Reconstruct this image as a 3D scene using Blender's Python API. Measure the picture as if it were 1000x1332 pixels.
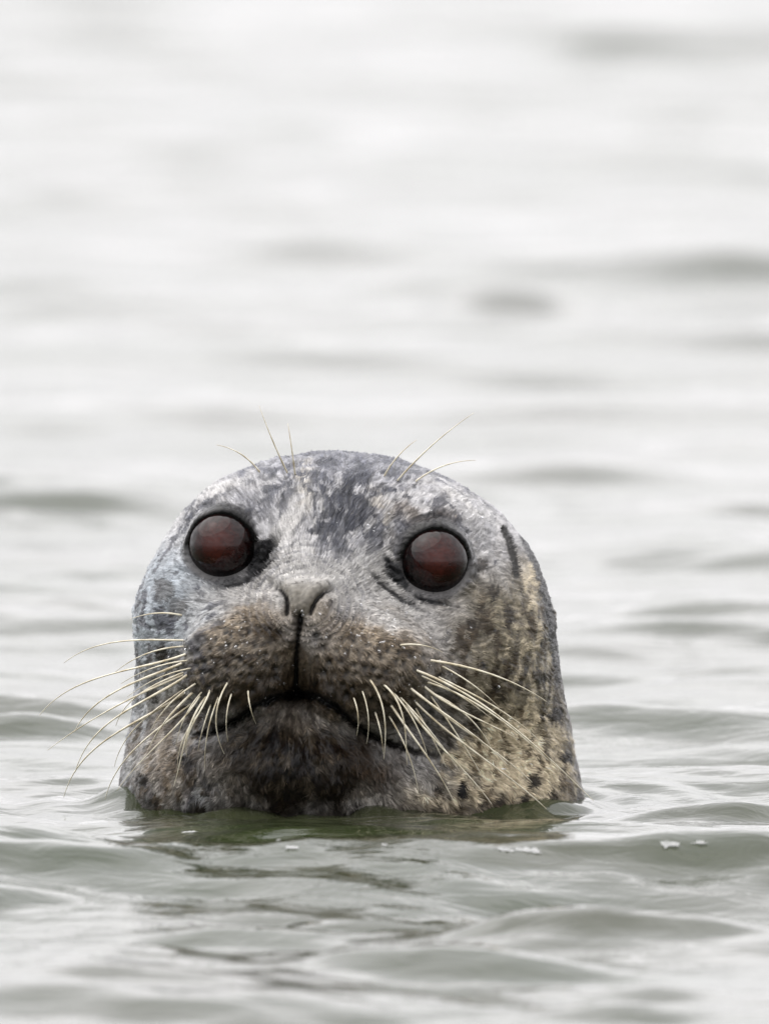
import bpy, math
import numpy as np

for o in list(bpy.data.objects):
    bpy.data.objects.remove(o)
scene = bpy.context.scene
COL = scene.collection
rng = np.random.default_rng(7)

# ------------------------------------------------------------------ frame of the place
# The animal is laid out in head units of 0.5 mm: a = to the right, b = down, c = forward
# (towards where it looks, which is 3 degrees above the water).
S = 0.0005
ALPHA = math.radians(2.9)
CA, SA = math.cos(ALPHA), math.sin(ALPHA)
A0, B0 = 456.0, 1044.0
DIST = 20.0

def to_world(a, b, c):
    a = np.asarray(a, float); b = np.asarray(b, float); c = np.asarray(c, float)
    du = (a - A0) * S; dv = (B0 - b) * S; dw = c * S
    return np.stack([du + 0 * dv + 0 * dw, dv * SA - dw * CA + 0 * du, dv * CA + dw * SA + 0 * du], -1)

def dir_world(d):
    return np.stack([d[..., 0], -d[..., 1] * SA - d[..., 2] * CA, -d[..., 1] * CA + d[..., 2] * SA], -1)

# ------------------------------------------------------------------ camera
cam_d = bpy.data.cameras.new("camera")
cam = bpy.data.objects.new("camera", cam_d)
COL.objects.link(cam)
scene.camera = cam
ctr = to_world(500, 666, 0)
cam.location = ctr + DIST * np.array([0, -CA, SA])
cam.rotation_euler = (math.radians(90) - ALPHA, 0, 0)
cam_d.sensor_fit = 'HORIZONTAL'
cam_d.sensor_width = 36
cam_d.lens = 36 * DIST / (1000 * S)
cam_d.clip_start = 0.1
cam_d.clip_end = 20000
cam_d.dof.use_dof = True
cam_d.dof.focus_distance = DIST - 0.105
cam_d.dof.aperture_fstop = cam_d.lens / 62.0
CAMP = np.array(cam.location)

def on_water(a, b):
    p = to_world(a, b, 0)
    d = p - CAMP
    t = -CAMP[2] / d[2]
    q = CAMP + d * t
    return q[0], q[1]

# ------------------------------------------------------------------ sky and sun (bright overcast)
SUN_EL, SUN_ROT = math.radians(65), math.radians(-93)
world = bpy.data.worlds.new("World")
scene.world = world
world.use_nodes = True
nt = world.node_tree
nt.nodes.clear()
out = nt.nodes.new('ShaderNodeOutputWorld')
bg = nt.nodes.new('ShaderNodeBackground')
sky = nt.nodes.new('ShaderNodeTexSky')
sky.sky_type = 'NISHITA'
sky.sun_disc = False
sky.sun_elevation = SUN_EL
sky.sun_rotation = SUN_ROT
sky.dust_density = 6
hsv = nt.nodes.new('ShaderNodeHueSaturation')
hsv.inputs['Saturation'].default_value = 0.25
tc = nt.nodes.new('ShaderNodeTexCoord')
mp = nt.nodes.new('ShaderNodeMapping')
mp.inputs['Scale'].default_value = (1.0, 1.0, 2.4)
cn = nt.nodes.new('ShaderNodeTexNoise')
cn.inputs['Scale'].default_value = 3.0
cn.inputs['Detail'].default_value = 5
cr = nt.nodes.new('ShaderNodeValToRGB')
cr.color_ramp.elements[0].position = 0.3
cr.color_ramp.elements[0].color = (7.4, 7.35, 7.6, 1)
cr.color_ramp.elements[1].position = 0.7
cr.color_ramp.elements[1].color = (14.4, 14.1, 14.3, 1)
mix = nt.nodes.new('ShaderNodeMixRGB')
mix.inputs['Fac'].default_value = 0.82
bg.inputs['Strength'].default_value = 0.12
L = nt.links.new
L(sky.outputs[0], hsv.inputs['Color'])
L(tc.outputs['Generated'], mp.inputs['Vector'])
L(mp.outputs[0], cn.inputs['Vector'])
L(cn.outputs['Fac'], cr.inputs['Fac'])
L(hsv.outputs[0], mix.inputs[1])
L(cr.outputs[0], mix.inputs[2])
# an overcast sky is brighter overhead than at the horizon
sep = nt.nodes.new('ShaderNodeSeparateXYZ')
L(tc.outputs['Generated'], sep.inputs[0])
ov = nt.nodes.new('ShaderNodeMapRange')
ov.inputs['From Min'].default_value = 0.0
ov.inputs['From Max'].default_value = 1.0
ov.inputs['To Min'].default_value = 0.90
ov.inputs['To Max'].default_value = 1.30
L(sep.outputs['Z'], ov.inputs['Value'])
mul = nt.nodes.new('ShaderNodeMixRGB')
mul.blend_type = 'MULTIPLY'
mul.inputs['Fac'].default_value = 1.0
L(mix.outputs[0], mul.inputs[1])
L(ov.outputs[0], mul.inputs[2])
L(mul.outputs[0], bg.inputs['Color'])
L(bg.outputs[0], out.inputs['Surface'])

sl = bpy.data.lights.new("sun", 'SUN')
sl.energy = 1.1
sl.angle = math.radians(85)
sl.color = (1.0, 0.96, 0.9)
sun = bpy.data.objects.new("sun", sl)
COL.objects.link(sun)
# soft light from high above, a little behind the animal
sdir = np.array([-0.42, -0.02, 0.90])
from mathutils import Vector
sun.rotation_euler = Vector(sdir).to_track_quat('Z', 'Y').to_euler()
sun.location = (-3, -3, 6)

scene.view_settings.view_transform = 'Standard'
scene.view_settings.look = 'None'
scene.view_settings.gamma = 1
scene.view_settings.exposure = 0.43
scene.view_settings.use_curve_mapping = False
scene.cycles.max_bounces = 6

# ------------------------------------------------------------------ numeric helpers
_perm = rng.permutation(256)
_perm = np.concatenate([_perm, _perm])
_grad = rng.normal(size=(256, 3))
_grad /= np.linalg.norm(_grad, axis=1)[:, None]

def perlin(P):
    P = np.asarray(P, float)
    i = np.floor(P).astype(int)
    f = P - i
    i &= 255
    u = f * f * f * (f * (f * 6 - 15) + 10)
    r = 0
    for dx in (0, 1):
        wx = u[..., 0] if dx else 1 - u[..., 0]
        for dy in (0, 1):
            wy = u[..., 1] if dy else 1 - u[..., 1]
            for dz in (0, 1):
                wz = u[..., 2] if dz else 1 - u[..., 2]
                h = _perm[_perm[_perm[(i[..., 0] + dx) & 255] + ((i[..., 1] + dy) & 255)] + ((i[..., 2] + dz) & 255)]
                g = _grad[h]
                d = (g * (f - np.array([dx, dy, dz]))).sum(-1)
                r = r + wx * wy * wz * d
    return r * 1.6

def fbm(P, n=4, gain=0.5):
    a, s, r = 1.0, 1.0, 0
    for k in range(n):
        r = r + a * perlin(P * s + 17.3 * k)
        a *= gain
        s *= 2.03
    return r

def sstep(e0, e1, x):
    t = np.clip((x - e0) / (e1 - e0), 0, 1)
    return t * t * (3 - 2 * t)

def smin(a, b, k):
    h = np.maximum(k - np.abs(a - b), 0) / k
    return np.minimum(a, b) - h * h * k * 0.25

def smax(a, b, k):
    return -smin(-a, -b, k)

def ell(P, c, r):
    q = P - np.array(c, float)
    r = np.array(r, float)
    k0 = np.linalg.norm(q / r, axis=-1)
    k1 = np.linalg.norm(q / (r * r), axis=-1) + 1e-9
    return k0 * (k0 - 1) / k1

def cone(P, A, ra, B, rb):
    A = np.array(A, float); B = np.array(B, float)
    d = B - A
    t = np.clip(((P - A) @ d) / (d @ d), 0, 1)
    return np.linalg.norm(P - A - t[..., None] * d, axis=-1) - (ra + (rb - ra) * t)

def seg_dist(x, y, pts):
    best = np.full(np.shape(x), 1e9)
    tt = np.zeros(np.shape(x))
    n = len(pts) - 1
    for i in range(n):
        ax, ay = pts[i]; bx, by = pts[i + 1]
        dx, dy = bx - ax, by - ay
        t = np.clip(((x - ax) * dx + (y - ay) * dy) / (dx * dx + dy * dy), 0, 1)
        d = np.hypot(x - ax - t * dx, y - ay - t * dy)
        m = d < best
        best = np.where(m, d, best)
        tt = np.where(m, (i + t) / n, tt)
    return best, tt

def mesh_np(name, V, F, mat=None, smooth=True):
    """V (n,3), F (m,3|4) arrays -> mesh"""
    me = bpy.data.meshes.new(name)
    V = np.asarray(V, np.float32); F = np.asarray(F, np.int32)
    m, k = F.shape
    me.vertices.add(len(V))
    me.vertices.foreach_set("co", V.ravel())
    me.loops.add(m * k)
    me.loops.foreach_set("vertex_index", F.ravel())
    me.polygons.add(m)
    me.polygons.foreach_set("loop_start", np.arange(0, m * k, k, dtype=np.int32))
    me.polygons.foreach_set("loop_total", np.full(m, k, np.int32))
    if smooth:
        me.polygons.foreach_set("use_smooth", np.ones(m, bool))
    me.update(calc_edges=True)
    me.validate()
    if mat:
        me.materials.append(mat)
    return me

def link(name, me, parent=None):
    o = bpy.data.objects.new(name, me)
    COL.objects.link(o)
    if parent:
        o.parent = parent
    return o

def set_color(me, name, C, alpha=None):
    at = me.color_attributes.new(name, 'FLOAT_COLOR', 'POINT')
    C4 = np.ones((len(C), 4), np.float32)
    C4[:, :3] = C
    if alpha is not None:
        C4[:, 3] = alpha
    at.data.foreach_set("color", C4.ravel())

def material(name):
    m = bpy.data.materials.new(name)
    m.use_nodes = True
    b = m.node_tree.nodes['Principled BSDF']
    return m, m.node_tree, b

# ------------------------------------------------------------------ materials
def mat_water():
    m, t, b = material("sea_water")
    b.inputs['Base Color'].default_value = (0.040, 0.048, 0.022, 1)
    b.inputs['Roughness'].default_value = 0.035
    b.inputs['IOR'].default_value = 1.333
    tc = t.nodes.new('ShaderNodeTexCoord')
    n1 = t.nodes.new('ShaderNodeTexNoise')
    n1.inputs['Scale'].default_value = 26
    n1.inputs['Detail'].default_value = 4
    n1.inputs['Distortion'].default_value = 0.6
    mp = t.nodes.new('ShaderNodeMapping')
    mp.inputs['Scale'].default_value = (1.0, 1.35, 1.0)
    bp = t.nodes.new('ShaderNodeBump')
    bp.inputs['Strength'].default_value = 0.4
    bp.inputs['Distance'].default_value = 0.004
    t.links.new(tc.outputs['Object'], mp.inputs['Vector'])
    t.links.new(mp.outputs[0], n1.inputs['Vector'])
    t.links.new(n1.outputs['Fac'], bp.inputs['Height'])
    t.links.new(bp.outputs[0], b.inputs['Normal'])
    # drifting silt tints the water body
    n2 = t.nodes.new('ShaderNodeTexNoise')
    n2.inputs['Scale'].default_value = 3.0
    n2.inputs['Detail'].default_value = 3
    r = t.nodes.new('ShaderNodeValToRGB')
    r.color_ramp.elements[0].position = 0.35
    r.color_ramp.elements[0].color = (0.024, 0.034, 0.012, 1)
    r.color_ramp.elements[1].position = 0.65
    r.color_ramp.elements[1].color = (0.038, 0.042, 0.022, 1)
    t.links.new(tc.outputs['Object'], n2.inputs['Vector'])
    t.links.new(n2.outputs['Fac'], r.inputs['Fac'])
    t.links.new(r.outputs[0], b.inputs['Base Color'])
    return m

def mat_coat(name, rough, spec, bump):
    m, t, b = material(name)
    a = t.nodes.new('ShaderNodeVertexColor')
    a.layer_name = "coat"
    t.links.new(a.outputs['Color'], b.inputs['Base Color'])
    mr = t.nodes.new('ShaderNodeMapRange')   # bare wet skin is glossier than hair
    mr.inputs['To Min'].default_value = 0.10
    mr.inputs['To Max'].default_value = rough
    t.links.new(a.outputs['Alpha'], mr.inputs['Value'])
    t.links.new(mr.outputs[0], b.inputs['Roughness'])
    b.inputs['Specular IOR Level'].default_value = spec
    b.inputs['Coat Weight'].default_value = 0.08     # film of water
    b.inputs['Coat Roughness'].default_value = 0.12
    b.inputs['Coat IOR'].default_value = 1.333
    if bump:
        tc = t.nodes.new('ShaderNodeTexCoord')
        n = t.nodes.new('ShaderNodeTexNoise')
        n.inputs['Scale'].default_value = 700
        n.inputs['Detail'].default_value = 3
        bp = t.nodes.new('ShaderNodeBump')
        bp.inputs['Strength'].default_value = 0.5
        bp.inputs['Distance'].default_value = 0.0006
        t.links.new(tc.outputs['Object'], n.inputs['Vector'])
        t.links.new(n.outputs['Fac'], bp.inputs['Height'])
        t.links.new(bp.outputs[0], b.inputs['Normal'])
    return m

def mat_eye():
    m, t, b = material("wet_eye")
    tc = t.nodes.new('ShaderNodeTexCoord')
    sx = t.nodes.new('ShaderNodeVectorMath'); sx.operation = 'MULTIPLY'
    sx.inputs[1].default_value = (1, 0, 1)
    ln = t.nodes.new('ShaderNodeVectorMath'); ln.operation = 'LENGTH'
    t.links.new(tc.outputs['Object'], sx.inputs[0])
    t.links.new(sx.outputs[0], ln.inputs[0])
    ad = t.nodes.new('ShaderNodeMath'); ad.operation = 'MULTIPLY_ADD'
    n = t.nodes.new('ShaderNodeTexNoise')
    n.inputs['Scale'].default_value = 170
    n.inputs['Distortion'].default_value = 1.2
    n.inputs['Detail'].default_value = 4
    t.links.new(tc.outputs['Object'], n.inputs['Vector'])
    t.links.new(n.outputs['Fac'], ad.inputs[0])
    ad.inputs[1].default_value = 0.022
    t.links.new(ln.outputs['Value'], ad.inputs[2])
    r = t.nodes.new('ShaderNodeValToRGB')
    e = r.color_ramp.elements
    mr = t.nodes.new('ShaderNodeMapRange')
    mr.inputs['From Min'].default_value = 0.010
    mr.inputs['From Max'].default_value = 0.033
    t.links.new(ad.outputs[0], mr.inputs['Value'])
    e[0].position = 0.0; e[0].color = (0.055, 0.0105, 0.0070, 1)
    e[1].position = 1.0; e[1].color = (0.002, 0.0016, 0.0016, 1)
    q = e.new(0.55); q.color = (0.018, 0.0026, 0.0018, 1)
    q = e.new(0.80); q.color = (0.006, 0.0018, 0.0016, 1)
    t.links.new(mr.outputs[0], r.inputs['Fac'])
    t.links.new(r.outputs[0], b.inputs['Base Color'])
    b.inputs['Roughness'].default_value = 0.28
    b.inputs['Specular IOR Level'].default_value = 0.0
    b.inputs['Coat Weight'].default_value = 1.0
    b.inputs['Coat Roughness'].default_value = 0.0
    b.inputs['Coat IOR'].default_value = 1.376
    return m

def mat_whisker():
    m, t, b = material("whisker_keratin")
    b.inputs['Base Color'].default_value = (0.62, 0.55, 0.42, 1)
    b.inputs['Roughness'].default_value = 0.3
    b.inputs['Specular IOR Level'].default_value = 0.7
    tc = t.nodes.new('ShaderNodeTexCoord')
    n = t.nodes.new('ShaderNodeTexNoise')
    n.inputs['Scale'].default_value = 120
    r = t.nodes.new('ShaderNodeValToRGB')
    r.color_ramp.elements[0].position = 0.3
    r.color_ramp.elements[0].color = (0.40, 0.33, 0.20, 1)
    r.color_ramp.elements[1].position = 0.6
    r.color_ramp.elements[1].color = (0.74, 0.69, 0.55, 1)
    t.links.new(tc.outputs['Object'], n.inputs['Vector'])
    t.links.new(n.outputs['Fac'], r.inputs['Fac'])
    t.links.new(r.outputs[0], b.inputs['Base Color'])
    return m

def mat_foam():
    m, t, b = material("white_foam")
    n = t.nodes.new('ShaderNodeTexNoise')
    n.inputs['Scale'].default_value = 300
    r = t.nodes.new('ShaderNodeValToRGB')
    r.color_ramp.elements[0].color = (0.5, 0.51, 0.51, 1)
    r.color_ramp.elements[1].color = (0.75, 0.75, 0.75, 1)
    t.links.new(n.outputs['Fac'], r.inputs['Fac'])
    t.links.new(r.outputs[0], b.inputs['Base Color'])
    b.inputs['Roughness'].default_value = 0.15
    b.inputs['Alpha'].default_value = 0.5
    return m

def mat_drop():
    m, t, b = material("water_bead")
    n = t.nodes.new('ShaderNodeTexNoise')
    n.inputs['Scale'].default_value = 90
    mr = t.nodes.new('ShaderNodeMapRange')
    mr.inputs['To Min'].default_value = 0.0
    mr.inputs['To Max'].default_value = 0.03
    t.links.new(n.outputs['Fac'], mr.inputs['Value'])
    t.links.new(mr.outputs[0], b.inputs['Roughness'])
    b.inputs['Base Color'].default_value = (0.9, 0.92, 0.95, 1)
    b.inputs['IOR'].default_value = 1.333
    b.inputs['Transmission Weight'].default_value = 1.0
    return m

M_WATER = mat_water()
M_SKIN = mat_coat("seal_skin", 0.33, 0.22, True)
M_FUR = mat_coat("seal_fur", 0.30, 0.18, False)
M_EYE = mat_eye()
M_WHISKER = mat_whisker()
M_FOAM = mat_foam()
M_DROP = mat_drop()

# ------------------------------------------------------------------ the seal's body
# eye: centre (a, b, c), gaze direction
EYES = [((292, 709, 150), np.array([-0.20, -0.10, 1.0])), ((563, 729, 175), np.array([0.16, -0.10, 1.0]))]
EYE_R = 47.5
EYES = [(np.array(c, float), g / np.linalg.norm(g)) for c, g in EYES]
MOUTH = [(246, 956), (270, 954), (292, 946), (312, 933), (338, 914), (362, 905), (388, 902), (412, 906), (438, 918), (458, 938), (482, 956), (520, 971), (566, 984)]
PHILTRUM = [(393, 800), (388, 830), (386, 865), (386, 902)]
NOSTRIL_L = [(357, 764), (367, 768), (374, 778), (375, 790), (374, 799)]
NOSTRIL_R = [(434, 767), (422, 771), (412, 780), (407, 790), (405, 797)]
EAR = [(655, 688), (661, 704), (667, 724), (671, 748)]

def body_sdf(P):
    a, b, c = P[..., 0], P[..., 1], P[..., 2]
    up = np.maximum(800 - b, 0)
    Q = P.copy()
    Q[..., 0] = a + 0.07 * up
    left = Q[..., 0] < 448
    Q[..., 0] = np.where(left, 448 + (Q[..., 0] - 448) / (1 - 0.045 * sstep(0, 90, up)), Q[..., 0])
    skull = ell(Q, (448, 800, 0), (269, 213, 215))
    t = np.clip((b - 800) / 245, 0, 2.4)
    lf = np.interp(b, [780, 800, 860, 930, 1000, 1045, 1200, 1500], [181, 181, 178, 171, 159, 152, 125, 90])
    rt = np.interp(b, [780, 800, 860, 930, 1000, 1045, 1200, 1500], [717, 717, 727, 739, 752, 760, 785, 820])
    cx = (lf + rt) / 2
    ha = (rt - lf) / 2
    hb = 215 + 14 * t
    cz = -10 - 26 * t
    q = np.sqrt(((a - cx) / ha) ** 2 + ((c - cz) / hb) ** 2)
    col = (q - 1) * hb * 0.9
    col = np.maximum(col, 800 - b)
    d = smin(skull, col, 18)
    # forehead boss, brows
    d = smin(d, ell(P, (440, 690, 95), (120, 80, 95)), 50)
    d = smin(d, ell(P, (312, 672, 92), (56, 46, 66)), 45)
    d = smin(d, ell(P, (556, 684, 108), (62, 46, 70)), 45)
    # cheeks under the eyes
    d = smin(d, ell(P, (274, 815, 98), (82, 95, 110)), 60)
    d = smin(d, ell(P, (585, 850, 95), (100, 110, 115)), 70)
    # snout
    br = cone(P, (424, 720, 138), 74, (401, 812, 276), 60)
    d = smin(d, br, 46)
    pl = ell(P, (314, 862, 236), (80, 79, 106))
    pr = ell(P, (476, 869, 240), (95, 81, 108))
    pads = smin(pl, pr, 28)
    d = smin(d, pads, 30)
    # chin and jaw
    jaw = ell(P, (398, 1015, 85), (215, 118, 148))
    ch = ell(P, (386, 985, 172), (132, 80, 128))
    d = smin(d, smin(jaw, ch, 50), 30)
    # eyes: lids stand round the ball
    for ce, g in EYES:
        v = P - ce
        r = np.linalg.norm(v, axis=-1)
        cosang = (v @ g) / (r + 1e-6)
        inner = np.array([0.86, 0.5, 0.0]) if ce[0] < 420 else np.array([-0.80, 0.55, 0.0])
        cc = np.clip((v @ inner) / (r + 1e-6), 0, 1)
        lim = 0.42 + 0.24 * np.clip(-v[..., 1] / (r + 1e-6), 0, 1) - 0.30 * cc ** 6
        upl = np.clip(-v[..., 1] / (r + 1e-6), 0, 1)
        d = smin(d, r - 50.5 - 3.0 * upl - 1.2 * np.sin(v[..., 0] * 0.11 + 1.0) * np.cos(v[..., 1] * 0.13), 22)
        # open the lids in front of the ball
        d = smax(d, -smax((lim - cosang) * 50, r - 95, 3), 5)
        d = smin(d, r - (EYE_R - 4), 1)
    return d

def streaks(P):
    # fine locks of wet hair running back from the nose
    a, b, c = P[..., 0], P[..., 1], P[..., 2]
    fi = np.arctan2(a - 398, b - 792)
    rho = np.sqrt((a - 398) ** 2 + (b - 792) ** 2 + (0.6 * (c - 300)) ** 2)
    wob = 1.4 * fbm(P / 40 + 7, 2)
    s1 = perlin(np.stack([fi * 30 + wob, rho / 24, 0 * a + 3.3], -1))
    s2 = perlin(np.stack([fi * 85 + 3 * wob, rho / 12, 0 * a + 9.7], -1))
    return s1, s2, sstep(40, 90, rho)

def leather(P):
    a, b, c = P[..., 0], P[..., 1], P[..., 2]
    # triangle between the nostrils
    ya = (b - 758) / 44.0
    half = np.interp(ya, [-0.1, 0.1, 0.45, 0.75, 1.0], [30, 36, 22, 15, 4])
    mid = 397 - 4 * ya
    return sstep(1.15, 0.7, np.abs(a - mid) / np.maximum(half, 1)) * sstep(-0.25, 0.22, ya) * sstep(1.05, 0.95, ya) * sstep(150, 200, c)

def build_rays():
    # columns: dense towards the face
    n = 760
    th = []
    s = np.linspace(-1, 1, 4001)
    dens = 0.22 + 1.0 * sstep(1.75, 1.2, np.abs(s * math.pi))
    cdf = np.cumsum(dens); cdf = (cdf - cdf[0]) / (cdf[-1] - cdf[0])
    th = np.interp(np.linspace(0, 1, n + 1)[:-1], cdf, s * math.pi)
    low = np.concatenate([np.linspace(1500, 1130, 24)[:-1], np.linspace(1130, 800, 235)])
    elev = np.linspace(0, math.pi / 2, 310)[1:-1]
    return th, low, elev

TH, LOW, ELEV = build_rays()
NC = len(TH)
NR = len(LOW) + len(ELEV)
org = np.zeros((NR, NC, 3)); dr = np.zeros((NR, NC, 3))
AX = 436.0
sth, cth = np.sin(TH), np.cos(TH)
for i, b in enumerate(LOW):
    org[i] = (AX, b, 0)
    dr[i, :, 0] = sth; dr[i, :, 2] = cth
for j, e in enumerate(ELEV):
    i = len(LOW) + j
    org[i] = (AX, 800, 0)
    dr[i, :, 0] = sth * math.cos(e); dr[i, :, 1] = -math.sin(e); dr[i, :, 2] = cth * math.cos(e)
O = org.reshape(-1, 3); D = dr.reshape(-1, 3)
T = np.full(len(O), 470.0)
act = np.arange(len(O))
for it in range(60):
    dd = body_sdf(O[act] + D[act] * T[act][:, None])
    T[act] -= dd * 0.85
    act = act[np.abs(dd) > 0.12]
    if len(act) == 0:
        break
T = np.clip(T, 20, 470)
P = (O + D * T[:, None]).reshape(NR, NC, 3)

def grid_normals(P):
    du = np.roll(P, -1, 1) - np.roll(P, 1, 1)
    dv = np.gradient(P, axis=0)
    N = np.cross(du, dv)
    N /= np.linalg.norm(N, axis=-1)[..., None] + 1e-9
    out = P - np.array([AX, 800, 0])
    s = np.sign((N * out).sum(-1))
    flip = np.sign(np.median(s))
    return N * flip

N = grid_normals(P)
a, b, c = P[..., 0], P[..., 1], P[..., 2]
front = sstep(20, 80, c)

# grooves, folds and pores
eye_d = [np.linalg.norm(P - ce, axis=-1) for ce, g in EYES]
near_eye = np.minimum(eye_d[0], eye_d[1])
off_eye = sstep(54, 66, near_eye)
disp = np.zeros(a.shape)
gro = np.zeros(a.shape)     # grooves cut straight back
lipw = fbm(P / 16 + 300, 3)
dm, tm = seg_dist(a + 3.5 * lipw, b + 4.0 * fbm(P / 13 + 320, 2), MOUTH)
mw = np.interp(tm, [0, .12, .5, .88, 1], [3.0, 5.0, 8.0, 5.0, 3.0])
gro -= front * 24 * np.exp(-(dm / mw) ** 2) * np.interp(tm, [0, .1, .5, .9, 1], [.2, .8, 1, .8, .2])
# full lips overhang the line
ab = np.interp(a, [p[0] for p in MOUTH], [p[1] for p in MOUTH]) - b
disp += front * 5.5 * np.exp(-((ab - 15) / 9) ** 2) * ((a > 240) & (a < 575))
dp, tp = seg_dist(a + 2.0 * lipw, b, PHILTRUM)
gro -= front * 9 * np.exp(-(dp / 3.2) ** 2)
gro -= front * 8 * np.exp(-(dp / 15) ** 2)
dnl, tl = seg_dist(a, b, NOSTRIL_L)
dnr, tr = seg_dist(a, b, NOSTRIL_R)
gro -= front * 12 * np.exp(-(dnl / 2.6) ** 2) * np.interp(tl, [0, .4, .8, 1], [.2, 1, 1, .5])
gro -= front * 10 * np.exp(-(dnr / 2.4) ** 2) * np.interp(tr, [0, .4, .8, 1], [.2, 1, 1, .5])
# raised nostril wings
disp += front * 4.5 * np.exp(-((np.minimum(dnl, dnr) - 11) / 7) ** 2)
streak1, streak2, far_s = streaks(P)
disp += 0.9 * far_s * streak2 * off_eye + 0.8 * far_s * streak1 * off_eye
# ear slit and the fold behind it
de, te = seg_dist(a, b, EAR)
disp -= sstep(-60, 0, c) * 8 * np.exp(-(de / 3.2) ** 2)
df, tf = seg_dist(a, b, [(684, 706), (694, 745), (700, 790), (704, 830)])
disp += sstep(-60, 0, c) * 2 * np.exp(-(df / 9) ** 2)
# tear-corner creases
CREASES = [[(330, 742), (345, 728), (357, 712)], [(322, 752), (342, 742), (362, 722)], [(285, 764), (312, 760), (336, 748)],
           [(522, 752), (508, 738), (500, 722)], [(535, 768), (516, 756), (498, 742)], [(575, 784), (550, 780), (528, 768)],
           [(480, 742), (498, 762), (524, 782), (552, 796)], [(270, 664), (292, 656), (318, 664)], [(535, 676), (560, 668), (590, 678)]]
for k, cr_ in enumerate(CREASES):
    dk, tk = seg_dist(a, b, cr_)
    disp -= front * off_eye * 4.0 * np.exp(-(dk / 3.0) ** 2) * np.sin(np.clip(tk, 0.03, 0.97) * math.pi) ** 0.5
# folds round the sockets
for (ce, g), re_ in zip(EYES, eye_d):
    v = P - ce
    az = np.arctan2(v[..., 1], v[..., 0])
    wv = 3.0 * fbm(P / 22 + 60, 2)
    disp -= 2.6 * np.exp(-((re_ - 59 + wv) / 2.6) ** 2) * (0.45 - 0.55 * np.sin(az)) * front
    disp -= 2.2 * np.exp(-((re_ - 69 + 2 * wv) / 3.2) ** 2) * (0.5 + 0.5 * np.sin(az * 2 + 1.0)) * front
    disp += 1.0 * np.sin(az * 30 + 6 * fbm(P / 30 + 90, 2)) * np.exp(-((re_ - 62) / 9) ** 2) * front
# wrinkles ringing the nose
rn = np.hypot(a - 398, (b - 785) * 1.1)
ringw = np.exp(-((rn - 52) / 22) ** 2) * sstep(850, 800, b)
disp += front * ringw * 3.2 * np.sin(rn * 0.75 + 2.0 * fbm(np.stack([a, b, c], -1) / 30, 2))
# soft lumpiness
disp += 2.2 * fbm(P / 42.0, 3) * off_eye
fine = fbm(np.stack([a / 7.0, b / 9.0, c / 12.0], -1), 2)
disp += 0.8 * fine * off_eye
# chin furrows
disp += front * 2.2 * sstep(915, 935, b) * sstep(1040, 960, b) * np.exp(-((a - 385) / 90) ** 2) * np.sin(np.arctan2(a - 385, b - 890) * 26 + 2 * fbm(P / 25, 2))

# follicle pits in curved rows on both pads
PITS = []
for r in range(7):
    for k in range(11):
        t = k / 10
        xx = 415 + 150 * t + (r % 2) * 7
        yy = 826 + r * 15.5 + 26 * t * t + 10 * t * (1 if r < 3 else 0.4)
        PITS.append((xx + rng.normal() * 2.2, yy + rng.normal() * 1.6))
        xx2 = 362 - 118 * t - (r % 2) * 6
        PITS.append((xx2 + rng.normal() * 2.2, yy - 8 - 14 * t + rng.normal() * 2.6))
PITS = np.array(PITS)
pitmask = np.zeros(a.shape)
sel = (a > 225) & (a < 585) & (b > 805) & (b < 965) & (c > 120)
ai, bi = a[sel], b[sel]
pm = np.zeros(len(ai))
for x, y in PITS:
    dx2 = (ai - x) ** 2 + ((bi - y) * 0.9) ** 2
    m = dx2 < 160
    pm[m] = np.maximum(pm[m], rng.uniform(0.5, 1.0) * np.exp(-dx2[m] / rng.uniform(16, 32)))
pitmask[sel] = pm
dlm = sstep(6, 16, dm)
pitmask *= dlm
disp -= 4.2 * pitmask
disp += 3.5 * leather(P)
P2 = P + N * disp[..., None]
P2[..., 2] += gro
N = grid_normals(P2)
P = P2
a, b, c = P[..., 0], P[..., 1], P[..., 2]

# ------------------------------------------------------------------ coat colours
def blob(a, b, ca, cb, ra, rb, rot=0):
    r = math.radians(rot)
    x = (a - ca) * math.cos(r) + (b - cb) * math.sin(r)
    y = -(a - ca) * math.sin(r) + (b - cb) * math.cos(r)
    return np.exp(-((x / ra) ** 2 + (y / rb) ** 2) * 1.2)

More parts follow.
